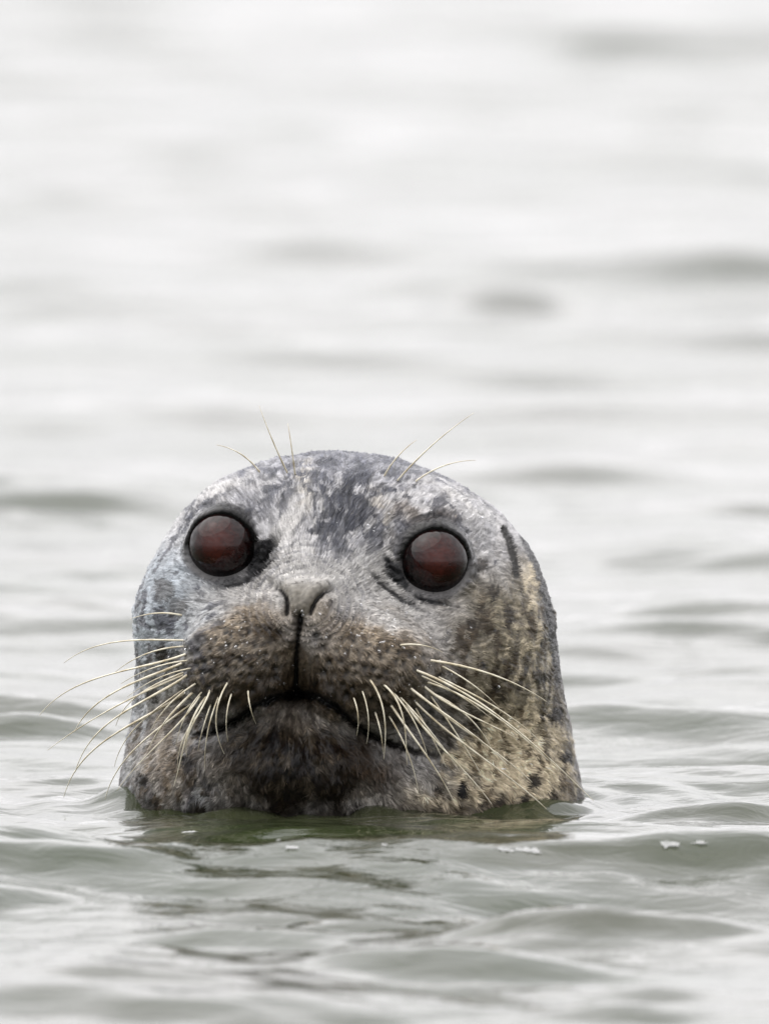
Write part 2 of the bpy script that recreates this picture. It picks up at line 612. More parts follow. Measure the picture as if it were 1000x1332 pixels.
def coat(P):
    a, b, c = P[..., 0], P[..., 1], P[..., 2]
    fr = sstep(-60, 40, c)
    warp = np.stack([fbm(P / 60 + 5, 3), fbm(P / 60 + 15, 3), fbm(P / 60 + 25, 3)], -1)
    n1 = fbm(P / 55 + warp * 0.5, 4)
    n2 = fbm(P / 17 + warp * 0.7 + 40, 4)
    n3 = fbm(P / 6 + 80, 2)
    pale = np.array([0.36, 0.355, 0.36]); slate = np.array([0.050, 0.053, 0.068])
    tan = np.array([0.28, 0.225, 0.160]); brown = np.array([0.062, 0.041, 0.022]); cream = np.array([0.50, 0.425, 0.30])
    bluegrey = np.array([0.235, 0.265, 0.295]); olive = np.array([0.165, 0.140, 0.092]); silver = np.array([0.40, 0.39, 0.375])
    C = np.ones(a.shape + (3,)) * np.array([0.23, 0.22, 0.21])
    def lay(w, col):
        nonlocal C
        w = np.clip(w, 0, 1)[..., None]
        C = C * (1 - w) + col * w
    A2 = a + warp[..., 0] * 20; B2 = b + warp[..., 1] * 20
    # combed streaks that follow the lie of the coat on the crown
    stk = fbm(np.stack([a / 11 + 0.004 * (b - 600) * (a - 420) / 11, b / 42, c / 42], -1) + 31, 3)
    # left side: cool grey; right side: olive brown
    lay(sstep(330, 230, A2) * 0.9 * sstep(640, 720, B2), bluegrey)
    lay(sstep(560, 640, A2) * sstep(715, 790, B2) * 0.9, olive)
    # crown: pale, with dark slate mottling in the middle
    lay(sstep(745, 690, B2) * 0.75, pale)
    mid = blob(a, b, 440, 662, 82, 72)
    lay(sstep(0.25, 0.55, mid + 0.45 * n2 + 0.2 * stk) * 0.92, slate)
    lay(sstep(650, 598, b + 20 * n2) * 0.6, slate * 2.0)
    lay(sstep(0.05, 0.35, n2 + 0.3 * stk) * sstep(770, 700, B2) * 0.7 * blob(a, b, 440, 640, 230, 130), slate * 1.2)
    lay(sstep(0.10, 0.34, stk + 0.3 * n3) * blob(a, b, 440, 670, 110, 75) * 0.7, silver * 0.8)
    pt = fbm(np.stack([a / 24, b / 38, c / 38], -1) + warp * 0.6 + 210, 4)
    crown = sstep(0.15, 0.5, blob(a, b, 440, 640, 210, 120)) * sstep(745, 715, b)
    lay(sstep(-0.04, 0.22, pt + 0.35 * mid - 0.10) * crown * 0.72, slate * 1.35)
    lay(sstep(0.06, 0.26, -pt - 0.1 * mid) * crown * 0.45, pale * 1.05)
    lay(sstep(640, 596, b + 14 * n2) * 0.5, slate * 2.2)
    # pale streaks above the brows
    lay(blob(A2, B2, 394, 640, 15, 46, 6) * sstep(-0.25, 0.2, n2) * 0.8, silver * np.array([0.9, 0.86, 0.78]))
    lay(blob(A2, B2, 372, 690, 16, 40, 28) * 0.75, silver)
    lay(blob(A2, B2, 492, 668, 13, 44, -6) * sstep(-0.2, 0.2, n2) * 0.7, silver * np.array([0.85, 0.80, 0.72]))
    lay(blob(A2, B2, 300, 632, 60, 10, -24) * 0.7, silver)
    lay(blob(A2, B2, 600, 655, 60, 9, 40) * 0.7, silver)
    # darker patches on the brows
    lay(blob(A2, B2, 330, 655, 34, 18, 20) * 0.6, slate * 1.6)
    lay(blob(A2, B2, 540, 672, 44, 13, 6) * 0.65, brown * 1.6)
    # snout bridge: light silver
    lay(blob(A2, B2, 405, 744, 100, 28) * 0.95, silver * 1.02)
    lay(blob(A2, B2, 345, 775, 50, 20, -25) * 0.7, silver * 0.95)
    lay(blob(A2, B2, 500, 785, 70, 34, 20) * 0.75, silver * 0.85)
    lay(blob(A2, B2, 285, 785, 55, 22, -14) * 0.7, silver * 0.85)
    # muzzle pads
    mz = np.maximum(blob(A2, B2, 314, 865, 92, 70), blob(A2, B2, 475, 872, 110, 70))
    lay(sstep(0.28, 0.62, mz) * 0.9 * fr, tan * 0.60)
    lay(blob(A2, B2, 470, 822, 90, 24, 14) * 0.75 * fr, tan * 1.15)
    lay(blob(A2, B2, 320, 815, 60, 18, -8) * 0.6 * fr, tan * 1.2)
    lay(sstep(0.0, 0.3, n2) * sstep(0.3, 0.6, mz) * 0.7 * fr, brown * 1.2)
    lay(sstep(0.1, 0.35, fbm(P / 9 + 70, 2)) * sstep(0.3, 0.6, mz) * 0.5 * fr, brown)
    lay(blob(a, b, 388, 884, 30, 34) * 0.9 * fr, tan * 0.42)
    lay(blob(a, b, 388, 902, 60, 14) * 0.9 * fr, brown * 0.5)
    # chin: brown coat, with the shade of the underside painted in
    chn = blob(A2, B2, 388, 990, 140, 72)
    lay(sstep(0.28, 0.7, chn) * 0.97 * fr, brown * 0.50)
    lay(blob(A2, B2, 385, 932, 60, 16) * 0.6 * fr, tan * 0.55)
    lay(sstep(0.15, 0.45, n2) * sstep(0.3, 0.6, chn) * 0.5 * fr, tan * 0.42)
    lay(blob(A2, B2, 475, 985, 38, 22, 30) * 0.55 * fr, np.array([0.115, 0.065, 0.033]))
    # cream flank and throat on the right
    lay(sstep(0.25, 0.6, blob(A2, B2, 655, 985, 70, 66, 10) + 0.3 * n2) * 0.9, cream)
    lay(blob(A2, B2, 575, 1035, 75, 26) * 0.85, cream * 0.8)
    lay(blob(A2, B2, 728, 1000, 22, 80) * 0.7, cream * 0.85)
    lay(blob(A2, B2, 700, 760, 13, 46, 12) * 0.7, cream)
    lay(blob(A2, B2, 245, 1015, 70, 36) * 0.5, tan * 0.7)
    # streaky cheek mottling, both sides
    st = fbm(np.stack([a / 13 + b / 60, b / 44 - a / 70, c / 20], -1) + 9, 3)
    lay(sstep(0.05, 0.36, st) * sstep(560, 610, A2) * sstep(740, 800, B2) * 0.75, brown * 1.1)
    lay(sstep(0.1, 0.4, -st) * sstep(600, 650, A2) * sstep(760, 830, B2) * 0.5, cream * 0.9)
    lay(sstep(0.10, 0.34, n1 + 0.4 * n2) * sstep(320, 250, A2) * 0.8, slate * 1.3)
    lay(sstep(0.10, 0.34, fbm(P / 24 + 120, 3)) * sstep(300, 250, A2) * sstep(900, 940, B2) * 0.8, brown)
    lay(blob(A2, B2, 215, 960, 46, 90) * 0.6, tan * 1.15)
    lay(sstep(0.05, 0.3, fbm(np.stack([a / 10, b / 40, c / 20], -1) + 150, 3)) * blob(A2, B2, 225, 960, 60, 90) * 0.6, brown * 1.3)
    # darker hair round the sockets and on the lower lip line
    for ce, g in EYES:
        re_ = np.linalg.norm(P - ce, axis=-1) + 6 * n2
        lay(sstep(62, 52, re_) * 0.45, slate * 0.9)
    lay(sstep(46, 8, seg_dist(a, b + 10, MOUTH)[0] + 8 * n2) * sstep(940, 880, b - 0.25 * np.abs(a - 388)) * 0.8 * fr, brown * 0.9)
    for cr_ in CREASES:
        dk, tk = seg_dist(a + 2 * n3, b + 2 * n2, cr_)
        lay(sstep(4.5, 1.0, dk) * 0.75 * np.sin(np.clip(tk, 0.05, 0.95) * math.pi) ** 0.5 * fr, slate * 0.45)  # crease shade painted dark along the carved folds
    rw = np.hypot(a - 398, (b - 785) * 1.1)
    lay(sstep(0.35, 0.8, np.sin(rw * 0.62 + 2.4 * fbm(P / 26 + 400, 2))) * np.exp(-((rw - 60) / 26) ** 2) * sstep(850, 800, b) * 0.5 * fr, slate * 1.6)  # shaded wrinkle lines painted round the nose
    # loose dark spots
    for (x, y, r, k) in [(598, 1025, 9, .9), (565, 1028, 7, .7), (640, 1040, 6, .6), (247, 985, 10, .8), (190, 1012, 9, .8), (262, 1048, 10, .7), (212, 850, 9, .8),
                         (360, 1045, 9, .8), (215, 768, 14, .45), (232, 790, 12, .4), (200, 905, 8, .6), (722, 930, 9, .8), (690, 1015, 10, .8), (735, 985, 8, .8),
                         (640, 770, 10, .6), (660, 800, 9, .6), (625, 735, 8, .6), (610, 810, 7, .5), (700, 880, 10, .7), (650, 900, 9, .6)]:
        lay(sstep(0.25, 0.6, blob(a + 5 * n2, b + 6 * n3, x, y, r * 1.2, r * 1.3) + 0.15 * n2) * min(1, k * 1.15), brown * 0.5)
    # shaded back edge behind the ear, painted as a dark strip
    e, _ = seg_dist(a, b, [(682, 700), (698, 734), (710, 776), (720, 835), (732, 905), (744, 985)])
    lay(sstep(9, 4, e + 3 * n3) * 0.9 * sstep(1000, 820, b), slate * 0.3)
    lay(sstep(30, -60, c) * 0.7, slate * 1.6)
    # soaked hair just above the water
    wlb = B0 + c * math.tan(ALPHA)
    lay(sstep(20, 3, wlb - b + 9 * n2) * 0.6, brown * 0.6)
    # grain
    C = C * (1 + 0.14 * n3[..., None] + 0.12 * n2[..., None])
    # combed wet hair: fine streaks running back from the nose
    s1, s2, far_ = streaks(P)
    C = C * np.exp(far_ * (0.20 * s1 + 0.50 * s2))[..., None]
    # bare dark skin: lids, nostrils, lips, ear
    for ce, g in EYES:
        v = P - ce
        r = np.linalg.norm(v, axis=-1)
        ca = (v @ g) / (r + 1e-6)
        low = sstep(-0.1, 0.7, v[..., 1] / (r + 1e-6))
        lay(sstep(0.20, 0.34, ca + 0.08 * n3) * sstep(60, 53, r) * (0.85 - 0.75 * low), np.array([0.055, 0.052, 0.054]))
        lay(sstep(0.16, 0.30, ca + 0.06 * n3) * sstep(60, 53, r) * low * 0.8, np.array([0.17, 0.165, 0.165]))
        lay(sstep(0.39, 0.45, ca - 0.05 * low + 0.05 * n3) * sstep(58, 52, r), np.array([0.008, 0.007, 0.007]))
    lay(sstep(0.3, 0.6, blob(a, b, 340, 724, 13, 34, 30)) * 0.9, slate * 0.3)
    lay(sstep(0.3, 0.6, blob(a, b, 514, 746, 10, 30, -34)) * 0.85, slate * 0.35)
    lay(blob(a, b, 300, 757, 38, 7, -12) * 0.6, slate * 0.6)
    lay(blob(a, b, 560, 782, 40, 6, 8) * 0.5, slate * 0.6)
    d1, t1 = seg_dist(a, b, NOSTRIL_L); d2, t2 = seg_dist(a, b, NOSTRIL_R); d3, _ = seg_dist(a, b, PHILTRUM)
    d1 = d1 + 2.2 * sstep(0.4, 0.0, t1); d2 = d2 + 2.2 * sstep(0.4, 0.0, t2)
    d4, t4 = seg_dist(a + 3.5 * fbm(P / 16 + 300, 3), b + 4.0 * fbm(P / 13 + 320, 2), MOUTH); d5, _ = seg_dist(a, b, EAR)
    lea = leather(P) * 0.75
    lay(lea, np.array([0.150, 0.135, 0.105]) * (1 + 0.3 * n3[..., None]))
    f2 = sstep(20, 80, c)
    lay(sstep(3.6, 1.2, np.minimum(d1, d2) + 1.2 * n3) * f2 * 0.9, np.array([0.02, 0.018, 0.017]))
    lay(blob(a, b, 390, 806, 9, 12) * 0.8 * f2, np.array([0.03, 0.026, 0.022]))  # shade in the gap below the nose, put into the colour
    lay(sstep(4, 1.5, d3 + 1.5 * n3) * f2 * 0.9, np.array([0.016, 0.013, 0.012]))
    lay(sstep(8.0, 2.0, d4 + 2.5 * n3) * f2 * np.interp(t4, [0, .1, .9, 1], [.3, .9, .9, .3]), np.array([0.014, 0.010, 0.008]))
    lay(sstep(6.5, 2.5, d5 + 1.5 * n3) * 0.95, np.array([0.02, 0.017, 0.014]))
    return np.clip(C, 0.006, 0.8)

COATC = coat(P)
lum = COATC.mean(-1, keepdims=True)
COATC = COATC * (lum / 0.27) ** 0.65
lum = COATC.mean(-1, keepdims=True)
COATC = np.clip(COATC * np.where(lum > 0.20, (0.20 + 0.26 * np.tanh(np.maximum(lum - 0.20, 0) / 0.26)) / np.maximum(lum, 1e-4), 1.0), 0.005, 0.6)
COATC *= (1 - 0.92 * pitmask[..., None])

# assemble the body mesh
root = bpy.data.objects.new("seal", None)
COL.objects.link(root)
root.location = (0, 0, 0)
root["label"] = "grey mottled seal with big dark eyes, head raised out of the water facing forward"
root["category"] = "seal"

VW = to_world(a, b, c).reshape(-1, 3)
top = to_world(P[-1, :, 0].mean(), P[-1, :, 1].mean() - 0.3, P[-1, :, 2].mean())
bot = to_world(AX, 1500, -40)
idx = np.arange(NR * NC).reshape(NR, NC)
q = np.stack([idx[:-1], np.roll(idx, -1, 1)[:-1], np.roll(idx, -1, 1)[1:], idx[1:]], -1).reshape(-1, 4)
tri_t = np.stack([idx[-1], np.roll(idx[-1], -1), np.full(NC, NR * NC)], -1)
tri_b = np.stack([np.roll(idx[0], -1), idx[0], np.full(NC, NR * NC + 1)], -1)
# two triangles per quad keep one face size
F = np.concatenate([q[:, [0, 1, 2]], q[:, [0, 2, 3]], tri_t, tri_b])
VW = np.concatenate([VW, top[None], bot[None]])
v0, v1, v2 = VW[F[5000, 0]], VW[F[5000, 1]], VW[F[5000, 2]]
nrm = np.cross(v1 - v0, v2 - v0)
if nrm @ (v0 - to_world(AX, 1300, 0)) < 0:
    F = F[:, ::-1]
wet = np.zeros(a.shape)
for ce, g in EYES:
    v = P - ce
    r = np.linalg.norm(v, axis=-1)
    wet = np.maximum(wet, sstep(58, 53, r) * sstep(0.20, 0.34, (v @ g) / (r + 1e-6)))
wet = np.maximum(wet, 0.8 * leather(P))
me = mesh_np("body", VW, F, M_SKIN)
Cb = np.concatenate([COATC.reshape(-1, 3), COATC[-1].mean(0)[None], COATC[0].mean(0)[None]])
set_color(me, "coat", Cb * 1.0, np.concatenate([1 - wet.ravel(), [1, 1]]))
body = link("body", me, root)

# ------------------------------------------------------------------ eyes
def eye_mesh():
    nu, nv = 72, 48
    V = [(0, -1, 0)]
    for i in range(1, nv):
        ph = math.pi * i / nv
        for j in range(nu):
            t = 2 * math.pi * j / nu
            V.append((math.sin(ph) * math.cos(t), -math.cos(ph), math.sin(ph) * math.sin(t)))
    V.append((0, 1, 0))
    V = np.array(V)
    # the clear front of the eye bulges a touch
    V[:, 1] -= 0.06 * sstep(0.45, 1.0, -V[:, 1])
    F = []
    for j in range(nu):
        F.append((0, 1 + j, 1 + (j + 1) % nu))
        for i in range(nv - 2):
            p = 1 + i * nu
            F.append((p + j, p + nu + j, p + nu + (j + 1) % nu)); F.append((p + j, p + nu + (j + 1) % nu, p + (j + 1) % nu))
        p = 1 + (nv - 2) * nu
        F.append((p + j, len(V) - 1, p + (j + 1) % nu))
    return mesh_np("eye", V * EYE_R * S, np.array(F), M_EYE)

em = eye_mesh()
for ce, g in EYES:
    e = link("eye", em, root)
    e.location = to_world(*ce)
    gw = Vector(dir_world(g))
    e.rotation_euler = gw.to_track_quat('-Y', 'Z').to_euler()

# ------------------------------------------------------------------ fur
Pg, Ng = P, N
dPu = np.linalg.norm(np.roll(P, -1, 1) - P, axis=-1)
dPv = np.zeros_like(dPu); dPv[:-1] = np.linalg.norm(P[1:] - P[:-1], axis=-1)
area = dPu * dPv
vis = 0.10 + 0.90 * sstep(-0.15, 0.05, N[..., 2])
water_b = B0 + c * math.tan(ALPHA)
keep = sstep(70, 20, b - water_b)
bare = np.zeros(a.shape)
for ce, g in EYES:
    v = P - ce
    r = np.linalg.norm(v, axis=-1)
    bare = np.maximum(bare, sstep(58, 53, r) * sstep(0.31, 0.38, (v @ g) / (r + 1e-6)))
d4, _ = seg_dist(a, b, MOUTH); d3, _ = seg_dist(a, b, PHILTRUM)
d1, _ = seg_dist(a, b, NOSTRIL_L); d2, _ = seg_dist(a, b, NOSTRIL_R)
fr2 = sstep(20, 80, c)
bare = np.maximum(bare, fr2 * sstep(12, 8, d4))
bare = np.maximum(bare, fr2 * sstep(5, 3, np.minimum(np.minimum(d1, d2), d3)))
bare = np.maximum(bare, leather(P))
bare = np.maximum(bare, 0.97 * sstep(0.15, 0.4, pitmask))
dens = 0.35 + 0.65 * np.clip(np.exp(-(((a - 398) / 150) ** 2 + ((b - 830) / 80) ** 2)) + sstep(905, 930, b) * sstep(60, 120, c), 0, 1)
pw = (area * vis * keep * dens * (1 - bare))[:-1].ravel()
NS = 190000
pick = rng.choice(len(pw), NS, p=pw / pw.sum())
ri, ci = pick // NC, pick % NC
fu, fv = rng.random(NS), rng.random(NS)
cj = (ci + 1) % NC
def bil(G):
    return (G[ri, ci] * ((1 - fu) * (1 - fv))[:, None] + G[ri, cj] * (fu * (1 - fv))[:, None]
            + G[ri + 1, ci] * ((1 - fu) * fv)[:, None] + G[ri + 1, cj] * (fu * fv)[:, None])
R0 = bil(P); RN = bil(N); RN /= np.linalg.norm(RN, axis=1)[:, None]
RC = bil(COATC) * 1.15
muzzle = np.exp(-(((R0[:, 0] - 398) / 150) ** 2 + ((R0[:, 1] - 830) / 80) ** 2))
# lie of the coat: away from the nose tip, with swirls
flow = R0 - np.array([398, 792, 300.0])
chinw = (sstep(905, 930, R0[:, 1]) * sstep(60, 120, R0[:, 2]))[:, None]
flow = flow * (1 - chinw) + chinw * (R0 - np.array([386, 880, 260.0])) * 1.2
sw = np.stack([fbm(R0 / 26 + 3, 2), fbm(R0 / 26 + 33, 2), fbm(R0 / 26 + 63, 2)], -1)
sw2 = np.stack([perlin(R0 / 8 + 3), perlin(R0 / 8 + 33), perlin(R0 / 8 + 63)], -1)
flow /= np.linalg.norm(flow, axis=1)[:, None] + 1e-6
rough_ = np.clip(0.12 + muzzle + chinw[:, 0], 0, 1)[:, None]
flow = flow + (0.35 + 0.25 * rough_) * sw + (0.05 + 0.40 * rough_) * sw2 + rng.normal(size=flow.shape) * 0.10
flow -= (flow * RN).sum(1)[:, None] * RN
flow /= np.linalg.norm(flow, axis=1)[:, None] + 1e-6
side = np.cross(RN, flow)
Ln = (4.5 + 4 * rng.random(NS)) * (1 - 0.25 * muzzle) * np.interp(R0[:, 1], [600, 900, 960, 1050], [1.0, 1.0, 1.7, 1.7])
lift = (0.02 + 0.06 * rng.random(NS)) * (1 + 1.2 * rough_[:, 0])
W0 = (0.30 + 0.40 * rng.random(NS) ** 2) * (1 + 0.5 * rough_[:, 0])
p0 = R0 - RN * 0.6
p1 = R0 + flow * (Ln * 0.5)[:, None] + RN * (Ln * lift * 0.5)[:, None]
p2 = R0 + (flow + 0.25 * sw2) * Ln[:, None] + RN * (Ln * lift * 0.55)[:, None]
FV = np.stack([p0 - side * W0[:, None], p0 + side * W0[:, None], p1 - side * (W0 * .7)[:, None], p1 + side * (W0 * .7)[:, None], p2], 1).reshape(-1, 3)
base = np.arange(NS)[:, None] * 5
FF = np.concatenate([base + np.array([0, 1, 3]), base + np.array([0, 3, 2]), base + np.array([2, 3, 4])])
tone = np.exp(rng.normal(size=NS) * 0.20)
clump = np.exp((0.08 + 0.45 * rough_[:, 0]) * perlin(R0 / 5.0 + 11) + 0.35 * perlin(R0 / 11.0 + 51))
FC = RC * (tone * clump)[:, None]
FC5 = np.repeat(FC[:, None, :], 5, 1)
FC5[:, 0:2] *= 0.9
FC5[:, 4] *= 1.15
fme = mesh_np("fur", to_world(FV[:, 0], FV[:, 1], FV[:, 2]), FF, M_FUR)
set_color(fme, "coat", np.clip(FC5.reshape(-1, 3), 0.005, 0.8))
fur = link("fur", fme, root)
fur["kind"] = "stuff"
fur["label"] = "short wet grey and brown fur covering the head"

# ------------------------------------------------------------------ whiskers
H_ = 1400; W_ = 1000
zb = np.full((H_, W_), -999.0)
xi = np.clip(np.round(a).astype(int), 0, W_ - 1).ravel(); yi = np.clip(np.round(b).astype(int), 0, H_ - 1).ravel()
np.maximum.at(zb, (yi, xi), c.ravel())
def surf(x, y):
    x0, y0 = int(round(x)), int(round(y))
    w = zb[max(y0 - 2, 0):y0 + 3, max(x0 - 2, 0):x0 + 3]
    return float(w.max())

def whisker(name, pts, r0, label=None, slope=0.28, fwd=0.0):
    pts = np.array(pts, float)
    d = np.concatenate([[0], np.cumsum(np.linalg.norm(np.diff(pts, axis=0), axis=1))])
    n = 22
    s = np.linspace(0, d[-1], n)
    # smooth curve through the points
    if len(pts) == 2:
        mid = pts.mean(0) + np.array([-(pts[1] - pts[0])[1], (pts[1] - pts[0])[0]]) * 0.04
        pts = np.array([pts[0], mid, pts[1]]); d = np.array([0, d[-1] / 2, d[-1]])
    cf = [np.polyfit(d, pts[:, k], min(len(pts) - 1, 3)) for k in (0, 1)]
    x = np.polyval(cf[0], s); y = np.polyval(cf[1], s)
    w0 = surf(x[0], y[0])
    if w0 < -500:
        w0 = 60
    z = w0 - 3 + s * fwd - slope * s * sstep(0, 1, s / d[-1]) + 14 * np.sin(np.clip(s / d[-1], 0, 1) * math.pi)
    for k in range(1, n):
        f = surf(x[k], y[k])
        if f > -500:
            z[k] = max(z[k], f + min(4 + s[k] * 0.22, 16))
    zz = z.copy()
    for _ in range(4):
        zz[1:-1] = (zz[:-2] + zz[1:-1] * 2 + zz[2:]) / 4
    z = np.maximum(zz, z - 6); z[0] = w0 - 4
    C = np.stack([x, y, z], -1)
    tan = np.gradient(C, axis=0); tan /= np.linalg.norm(tan, axis=1)[:, None]
    up = np.array([0.0, 0.0, 1.0])
    s1 = np.cross(tan, up); s1 /= np.linalg.norm(s1, axis=1)[:, None] + 1e-9
    s2 = np.cross(tan, s1)
    m = 6
    tt = s / d[-1]
    # beaded outline, as on a seal's whisker
    rad = r0 * (1 - 0.78 * tt ** 1.2) * (1 + 0.10 * np.sin(s * 0.55))
    ang = np.arange(m) * 2 * math.pi / m
    V = C[:, None, :] + rad[:, None, None] * (np.cos(ang)[None, :, None] * s1[:, None, :] + np.sin(ang)[None, :, None] * s2[:, None, :])
    V = V.reshape(-1, 3)
    V = np.concatenate([V, C[-1:] + tan[-1:] * 2])
    F = []
    for i in range(n - 1):
        for j in range(m):
            p, q2 = i * m + j, i * m + (j + 1) % m
            F.append((p, q2, q2 + m)); F.append((p, q2 + m, p + m))
    for j in range(m):
        F.append(((n - 1) * m + j, (n - 1) * m + (j + 1) % m, n * m))
    o = link(name, mesh_np(name, to_world(V[:, 0], V[:, 1], V[:, 2]), np.array(F), M_WHISKER), root)
    if label:
        o["label"] = label
    return o

LEFT_W = [
    [(238, 800), (207, 797), (171, 805)],
    [(240, 832), (175, 832), (130, 839), (86, 861)],
    [(240, 840), (186, 852), (151, 874)],
    [(243, 850), (175, 868), (108, 890), (69, 911), (55, 929)],
    [(238, 862), (184, 883), (141, 906), (112, 929), (100, 949)],
    [(240, 877), (175, 906), (114, 940), (65, 974)],
    [(240, 874), (186, 900), (166, 918), (153, 942)],
    [(245, 877), (198, 906), (157, 928), (130, 951), (108, 985), (100, 1001)],
    [(240, 896), (198, 927), (166, 960), (150, 996)],
    [(242, 900), (184, 936), (141, 958), (108, 992), (84, 1035)],
    [(252, 900), (225, 927), (207, 951), (195, 974)],
    [(250, 915), (202, 951), (166, 985), (138, 1038)],
    [(262, 904), (240, 933), (198, 976), (155, 1026)],
    [(264, 899), (242, 932), (231, 968)],
    [(275, 896), (252, 942), (244, 968), (245, 982)],
    [(276, 915), (266, 945), (259, 975)],
    [(298, 886), (283, 929), (293, 978)],
    [(303, 900), (296, 935), (298, 962)],
    [(324, 896), (328, 922), (334, 939)],
    [(262, 925), (240, 960), (232, 1000)],
]
RIGHT_W = [
    [(560, 858), (612, 868), (664, 886), (709, 911)],
    [(542, 870), (595, 899), (655, 932), (697, 969), (730, 1005), (770, 1038)],
    [(575, 866), (625, 898), (648, 919)],
    [(556, 886), (612, 911), (668, 947), (704, 982), (727, 1000)],
    [(552, 892), (605, 926), (638, 942), (671, 959)],
    [(534, 894), (585, 932), (625, 962), (659, 993)],
    [(540, 912), (589, 955), (638, 992), (709, 1050)],
    [(560, 900), (612, 935), (631, 959), (638, 972)],
    [(527, 914), (572, 968), (612, 1011), (638, 1043)],
    [(508, 915), (539, 959), (572, 1008), (590, 1041)],
    [(480, 881), (494, 906), (501, 945), (499, 985)],
    [(498, 888), (519, 916), (527, 952), (529, 992)],
    [(506, 930), (534, 988), (544, 1031)],
    [(471, 896), (479, 929), (477, 965)],
    [(488, 925), (495, 950), (498, 978)],
    [(560, 905), (605, 972), (628, 1011)],
    [(540, 920), (562, 959), (579, 995)],
    [(520, 838), (548, 838), (575, 847)],
]
LEFT_W += [[(250, 868), (205, 882), (168, 905)], [(256, 888), (222, 915), (196, 952)], [(270, 905), (250, 940), (236, 990), (228, 1020)], [(286, 905), (272, 950), (268, 1000)], [(246, 858), (200, 868), (160, 888)]]
RIGHT_W += [[(548, 878), (600, 905), (640, 935)], [(520, 905), (560, 950), (596, 1000)], [(570, 880), (620, 905), (668, 935), (700, 962)], [(545, 902), (600, 945), (655, 985), (690, 1015)], [(512, 900), (540, 940), (556, 985)], [(460, 905), (466, 930), (464, 955)]]
BROW_W = [
    [(338, 614), (309, 588), (283, 579)],
    [(374, 615), (355, 573), (338, 529)],
    [(384, 617), (380, 585), (375, 552)],
    [(500, 619), (519, 592), (541, 573)],
    [(517, 625), (560, 581), (615, 538)],
    [(541, 626), (583, 604), (617, 599)],
]
for k, p in enumerate(LEFT_W):
    whisker("whisker", p, (1.7 if len(p) > 3 else 1.25) * rng.uniform(0.75, 1.1))
for k, p in enumerate(RIGHT_W):
    whisker("whisker", p, (1.7 if len(p) > 3 else 1.25) * rng.uniform(0.75, 1.1), slope=0.2)
for p in BROW_W:
    whisker("brow_whisker", p, 1.25, slope=0.0, fwd=0.35)

# ------------------------------------------------------------------ water drops on the fur
def bead_cluster():
    ok = (c.ravel() > 60)
    spots = [(455, 815, 40, 20, 60), (560, 860, 30, 24, 30), (300, 835, 50, 26, 45), (545, 684, 40, 8, 26), (530, 775, 30, 14, 16), (330, 900, 60, 20, 14), (640, 960, 50, 40, 8), (500, 900, 40, 20, 10), (400, 800, 12, 10, 6)]
    t = (1 + 5 ** 0.5) / 2
    iv = np.array([(-1, t, 0), (1, t, 0), (-1, -t, 0), (1, -t, 0), (0, -1, t), (0, 1, t), (0, -1, -t), (0, 1, -t), (t, 0, -1), (t, 0, 1), (-t, 0, -1), (-t, 0, 1)], float)
    iv /= np.linalg.norm(iv[0])
    jf = np.array([(0, 11, 5), (0, 5, 1), (0, 1, 7), (0, 7, 10), (0, 10, 11), (1, 5, 9), (5, 11, 4), (11, 10, 2), (10, 7, 6), (7, 1, 8), (3, 9, 4), (3, 4, 2), (3, 2, 6), (3, 6, 8), (3, 8, 9), (4, 9, 5), (2, 4, 11), (6, 2, 10), (8, 6, 7), (9, 8, 1)])
    # one subdivision
    V = list(map(tuple, iv)); cache = {}; F = []
    def mid(i, j):
        k = (min(i, j), max(i, j))
        if k not in cache:
            m = np.array(V[i]) + np.array(V[j]); m /= np.linalg.norm(m)
            V.append(tuple(m)); cache[k] = len(V) - 1
        return cache[k]
    for (i, j, k) in jf:
        x, y, z = mid(i, j), mid(j, k), mid(k, i)
        F += [(i, x, z), (j, y, x), (k, z, y), (x, y, z)]
    V = np.array(V); F = np.array(F)
    AV, AF = [], []
    for (x, y, sx, sy, n) in spots:
        for _ in range(n):
            px, py = x + rng.normal() * sx, y + rng.normal() * sy
            z = surf(px, py)
            if z < 60:
                continue
            if min(np.linalg.norm(np.array([px, py, z]) - ce) for ce, g in EYES) < 62:
                continue
            r = 0.8 + 1.7 * rng.random() ** 3
            AF.append(F + len(AV) * len(V)); AV.append(V * np.array([r, r * 1.1, r * 0.8]) + np.array([px, py, z + 2.2]))
    AV = np.concatenate(AV); AF = np.concatenate(AF)
    return to_world(AV[:, 0], AV[:, 1], AV[:, 2]), AF
bv, bf = bead_cluster()
bo = link("water_beads", mesh_np("water_beads", bv, bf, M_DROP), root)
bo["kind"] = "stuff"

# ------------------------------------------------------------------ water
def axis_grid(bands, far):
    """bands: (start, end, step) contiguous; then growing steps out to +-far"""
    xs = [np.arange(s, e, st) for s, e, st in bands]
    xs = list(np.concatenate(xs))
    lo, st = [], bands[0][2]
    x = xs[0]
    while x > -far:
        st *= 1.25; x -= st; lo.append(x)
    hi, st = [], bands[-1][2]
    x = xs[-1]
    while x < far:
        st *= 1.25; x += st; hi.append(x)
    return np.array(lo[::-1] + xs + hi)

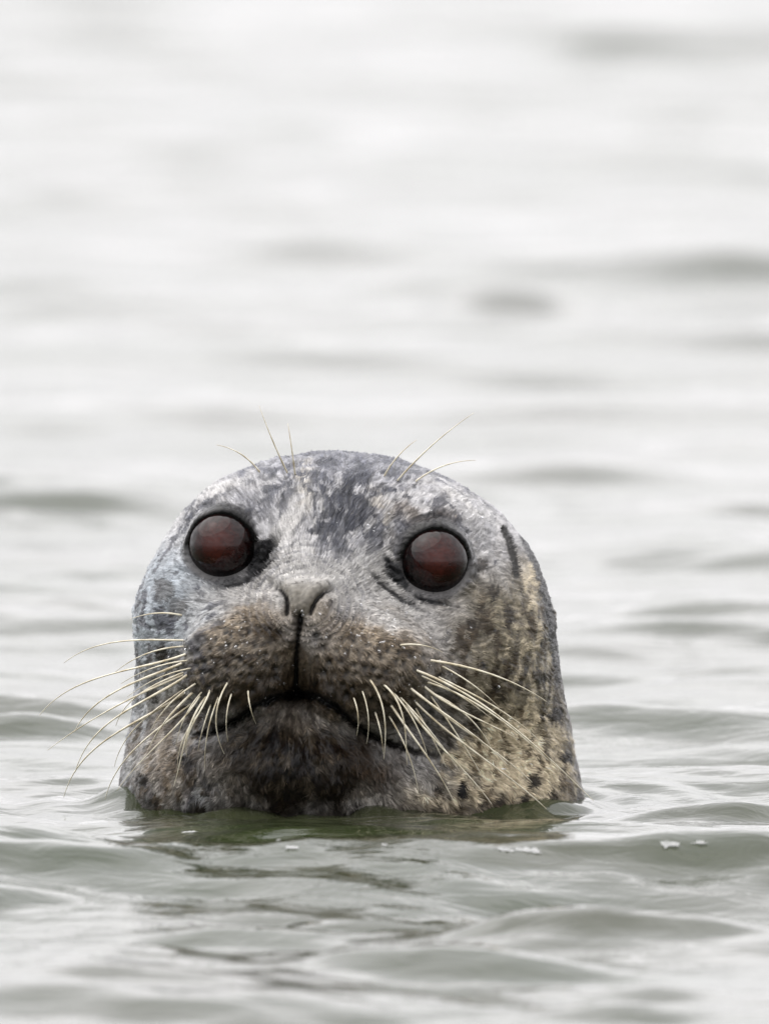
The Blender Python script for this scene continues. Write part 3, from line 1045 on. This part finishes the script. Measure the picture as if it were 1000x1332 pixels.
gx = axis_grid([(-1.6, -0.45, 0.020), (-0.45, 0.45, 0.0050), (0.45, 1.6, 0.020)], 6000)
gy = axis_grid([(-3.4, -0.8, 0.015), (-0.8, 0.45, 0.0055), (0.45, 4.0, 0.018), (4.0, 19.0, 0.045)], 6000)
sxs = np.gradient(gx); sys_ = np.gradient(gy)
X, Y = np.meshgrid(gx, gy)
Hh = np.zeros_like(X)
NW = 110
wrng = np.random.default_rng(21)
lam = np.exp(np.linspace(math.log(0.035), math.log(2.2), NW))
ang = np.radians(97) + wrng.normal(size=NW) * np.radians(52)
ph = wrng.random(NW) * 2 * math.pi
slope = 0.0142 * np.interp(np.log(lam), np.log([0.035, 0.08, 0.2, 0.5, 1.0, 2.2]), [0.55, 1.0, 1.35, 1.15, 0.65, 0.3])
wx = X + 0.05 * np.sin(Y * 2.1 + 0.7 * X) ; wy = Y + 0.05 * np.sin(X * 2.7 - 0.5 * Y)
for k in range(NW):
    kk = 2 * math.pi / lam[k]
    fx = sstep(2.2, 4.5, lam[k] / sxs); fy = sstep(2.2, 4.5, lam[k] / sys_)
    if fx.max() * fy.max() == 0:
        continue
    i0, i1 = np.nonzero(fx > 0)[0][[0, -1]]; j0, j1 = np.nonzero(fy > 0)[0][[0, -1]]
    sl_ = (slice(j0, j1 + 1), slice(i0, i1 + 1))
    Hh[sl_] += slope[k] / kk * np.cos(kk * (math.cos(ang[k]) * wx[sl_] + math.sin(ang[k]) * wy[sl_]) + ph[k]) * fy[j0:j1 + 1, None] * fx[None, i0:i1 + 1]
# crests a little sharper than troughs
Hh += 5.0 * Hh * np.abs(Hh)
Hh += 6.0 * Hh * Hh

Hh *= (1 + 0.15 * sstep(-0.35, -0.9, Y) * sstep(-8, -4, Y)) * (1 - 0.15 * sstep(2, 6, Y))
# the animal breaks the waves around it
rr = np.hypot(X / 1.15, (Y + 0.02))
calm = 1 - 0.45 * np.exp(-((rr - 0.10) / 0.14) ** 2)
Hh *= calm

def hump(ax, by, w, l, h, skew=0.0):
    global Hh
    hx, hy = on_water(ax, by)
    dx = X - hx; dy = (Y - hy - skew * (X - hx)) / 1.7
    Hh += h * np.exp(-(dx / w) ** 2) * np.exp(-(dy / l) ** 2)

# swell that stands in front of the seal, and the ripples one can pick out
x0, y0 = on_water(470, 1130)
crest = y0 + 0.05 * np.sin((X - x0) * 7.0 + 0.6) + 0.10 * (X - x0)
dyc = Y - crest
fall = np.clip(-dyc, 0, 1)
Hh += (0.009 * np.exp(-(dyc / 0.06) ** 2) * (dyc > 0) + (dyc <= 0) * (0.009 - 0.013 * sstep(0, 0.30, fall)) * sstep(1.1, 0.4, fall)) * np.exp(-((X - x0) / 0.6) ** 4)
hump(655, 403, 0.085, 0.018, 0.020, 0.08)
hump(70, 372, 0.12, 0.06, 0.016)
hump(880, 150, 0.10, 0.08, 0.016)
hump(95, 560, 0.09, 0.06, 0.012)
hump(960, 580, 0.07, 0.06, 0.013)
hump(40, 950, 0.060, 0.026, 0.014, 0.15)
hump(470, 1190, 0.060, 0.012, 0.013, 0.12)
hump(500, 1184, 0.030, 0.014, 0.005, 0.3)
hump(760, 1212, 0.09, 0.015, 0.007, -0.15)
hump(870, 1202, 0.08, 0.013, 0.006, 0.2)
hump(960, 1056, 0.07, 0.018, 0.010, 0.2)
hump(930, 1128, 0.09, 0.04, 0.008, 0.1)

# waterline of the body: where each column of the body mesh crosses the sea level
VWg = VW[:-2].reshape(NR, NC, 3)
k0 = np.argmin(np.abs(VWg[:len(LOW), :, 2]), 0)
wl = VWg[k0, np.arange(NC)]
cxw, cyw = wl[:, 0].mean(), wl[:, 1].mean()
wt = np.arctan2(wl[:, 1] - cyw, wl[:, 0] - cxw)
wr = np.hypot(wl[:, 0] - cxw, wl[:, 1] - cyw)
od = np.argsort(wt)
tq = np.arctan2(Y - cyw, X - cxw)
rad_body = np.interp(tq, wt[od], wr[od], period=2 * math.pi)
gap = np.hypot(X - cxw, Y - cyw) - rad_body
# meniscus and rings pushed out by the body
Hh += 0.0045 * np.exp(-np.clip(gap, 0, 1) / 0.011) * (gap > -0.02)
ring = np.clip(gap, 0, None)
Hh += (0.0030 * np.sin(tq * 5 + 0.8) + 0.0018 * np.sin(tq * 11 + 2.0) + 0.0008 * np.sin(tq * 23)) * np.exp(-np.abs(gap) / 0.035) + 0.006 * np.exp(-((X + 0.15) / 0.035) ** 2 - ((Y + 0.02) / 0.05) ** 2)
Hh += 0.0024 * np.sin(ring * 2 * math.pi / 0.050 + 1.3 * np.sin(tq * 3)) * np.exp(-ring / 0.10) * sstep(0, 0.01, ring)
V = np.stack([X, Y, Hh], -1).reshape(-1, 3)
ny, nx = X.shape
ii = np.arange(ny * nx).reshape(ny, nx)
Fq = np.stack([ii[:-1, :-1], ii[:-1, 1:], ii[1:, 1:], ii[1:, :-1]], -1).reshape(-1, 4)
wme = mesh_np("water", V, Fq, M_WATER)
water = link("water", wme)
water["kind"] = "structure"
water["label"] = "grey green rippled sea water under an overcast sky"

# ------------------------------------------------------------------ foam
def water_z(x, y):
    i = np.clip(np.searchsorted(gx, x), 1, nx - 1); j = np.clip(np.searchsorted(gy, y), 1, ny - 1)
    return Hh[j, i]

def dome(r, h, n=10, m=4):
    V, F = [], []
    for i in range(m):
        p = (math.pi / 2) * i / m
        for j in range(n):
            t = 2 * math.pi * j / n
            V.append((r * math.cos(p) * math.cos(t), r * math.cos(p) * math.sin(t), h * math.sin(p) - 0.0006))
    V.append((0, 0, h - 0.0006))
    for i in range(m - 1):
        for j in range(n):
            q0, q1 = i * n + j, i * n + (j + 1) % n
            F += [(q0, q1, q1 + n), (q0, q1 + n, q0 + n)]
    for j in range(n):
        F.append(((m - 1) * n + j, (m - 1) * n + (j + 1) % n, len(V) - 1))
    return np.array(V), np.array(F)

FOAM = [
    (378, 1103, 15, 26, "white foam fleck on the dark reflection below the seal's chin"),
    (362, 1094, 5, 6, "tiny foam speck just above the foam fleck below the chin"),
    (655, 1108, 16, 24, "white foam fleck at the right end of the dark reflection"),
    (692, 1109, 22, 34, "wide foam fleck just outside the dark reflection, right of the smaller one"),
    (872, 1105, 18, 30, "foam fleck with bubbles on the pale water far right of the seal"),
    (910, 1098, 13, 16, "thin foam fleck nearest the right edge of the picture"),
    (500, 1100, 8, 8, "tiny foam speck in the middle of the dark reflection"),
    (245, 1084, 14, 14, "thin foam streak below the left side of the seal's head"),
]
for (fa, fb, hw, n, lab) in FOAM:
    # walk along the sight line down to the wavy surface
    dv_ = to_world(fa, fb, 0) - CAMP
    ts = np.linspace(0.85, 1.15, 1200)
    pp = CAMP + dv_ * ts[:, None]
    hit = np.nonzero(pp[:, 2] < water_z(pp[:, 0], pp[:, 1]))[0]
    fx, fy = pp[hit[0], 0], pp[hit[0], 1]
    AV, AF, off = [], [], 0
    m1, m2 = 26, 7
    rx, ry = hw * S * 0.62, hw * S * 0.40
    tt_ = np.arange(m1) * 2 * math.pi / m1
    edge = 1 + 0.9 * perlin(np.stack([np.cos(tt_) * 2.2 + fa, np.sin(tt_) * 1.7, 0 * tt_ + 4.4], -1))
    gv = [(fx, fy)]
    for q in range(1, m2 + 1):
        f_ = q / m2
        gv += [(fx + rx * f_ * e_ * math.cos(t_), fy + ry * f_ * e_ * math.sin(t_)) for t_, e_ in zip(tt_, edge)]
    gv = np.array(gv)
    bub = np.abs(perlin(np.stack([gv[:, 0] / 0.0022, gv[:, 1] / 0.0022, 0 * gv[:, 0] + 1.5], -1)))
    thin = np.concatenate([[1.0], np.repeat(1 - (np.arange(1, m2 + 1) / m2) ** 3, m1)])
    V_ = np.concatenate([gv, (water_z(gv[:, 0], gv[:, 1]) + 0.0003 + thin * (0.0002 + 0.0005 * bub))[:, None]], 1)
    F_ = [(0, 1 + k, 1 + (k + 1) % m1) for k in range(m1)]
    for q in range(m2 - 1):
        for k in range(m1):
            p_ = 1 + q * m1 + k; r_ = 1 + q * m1 + (k + 1) % m1
            F_ += [(p_, p_ + m1, r_ + m1), (p_, r_ + m1, r_)]
    AV.append(V_); AF.append(np.array(F_)); off = len(V_)
    for k in range(n // 4):
        r = (0.3 + 0.7 * rng.random() ** 3) * 0.001
        t_ = rng.random() * 6.283; f_ = rng.random() ** 0.5 * 0.7
        x = fx + rx * f_ * math.cos(t_); y = fy + ry * f_ * math.sin(t_)
        v, f = dome(r, r * 0.8)
        v = v + np.array([x, y, water_z(x, y) + 0.0007])
        AV.append(v); AF.append(f + off); off += len(v)
    me = mesh_np("foam_fleck", np.concatenate(AV), np.concatenate(AF), M_FOAM)
    cpt = np.concatenate(AV).mean(0)
    me.transform(__import__('mathutils').Matrix.Translation(-Vector(cpt)))
    o = link("foam_fleck", me)
    o.location = cpt
    o["label"] = lab
    o["category"] = "foam"
    o["group"] = "foam flecks around the seal"
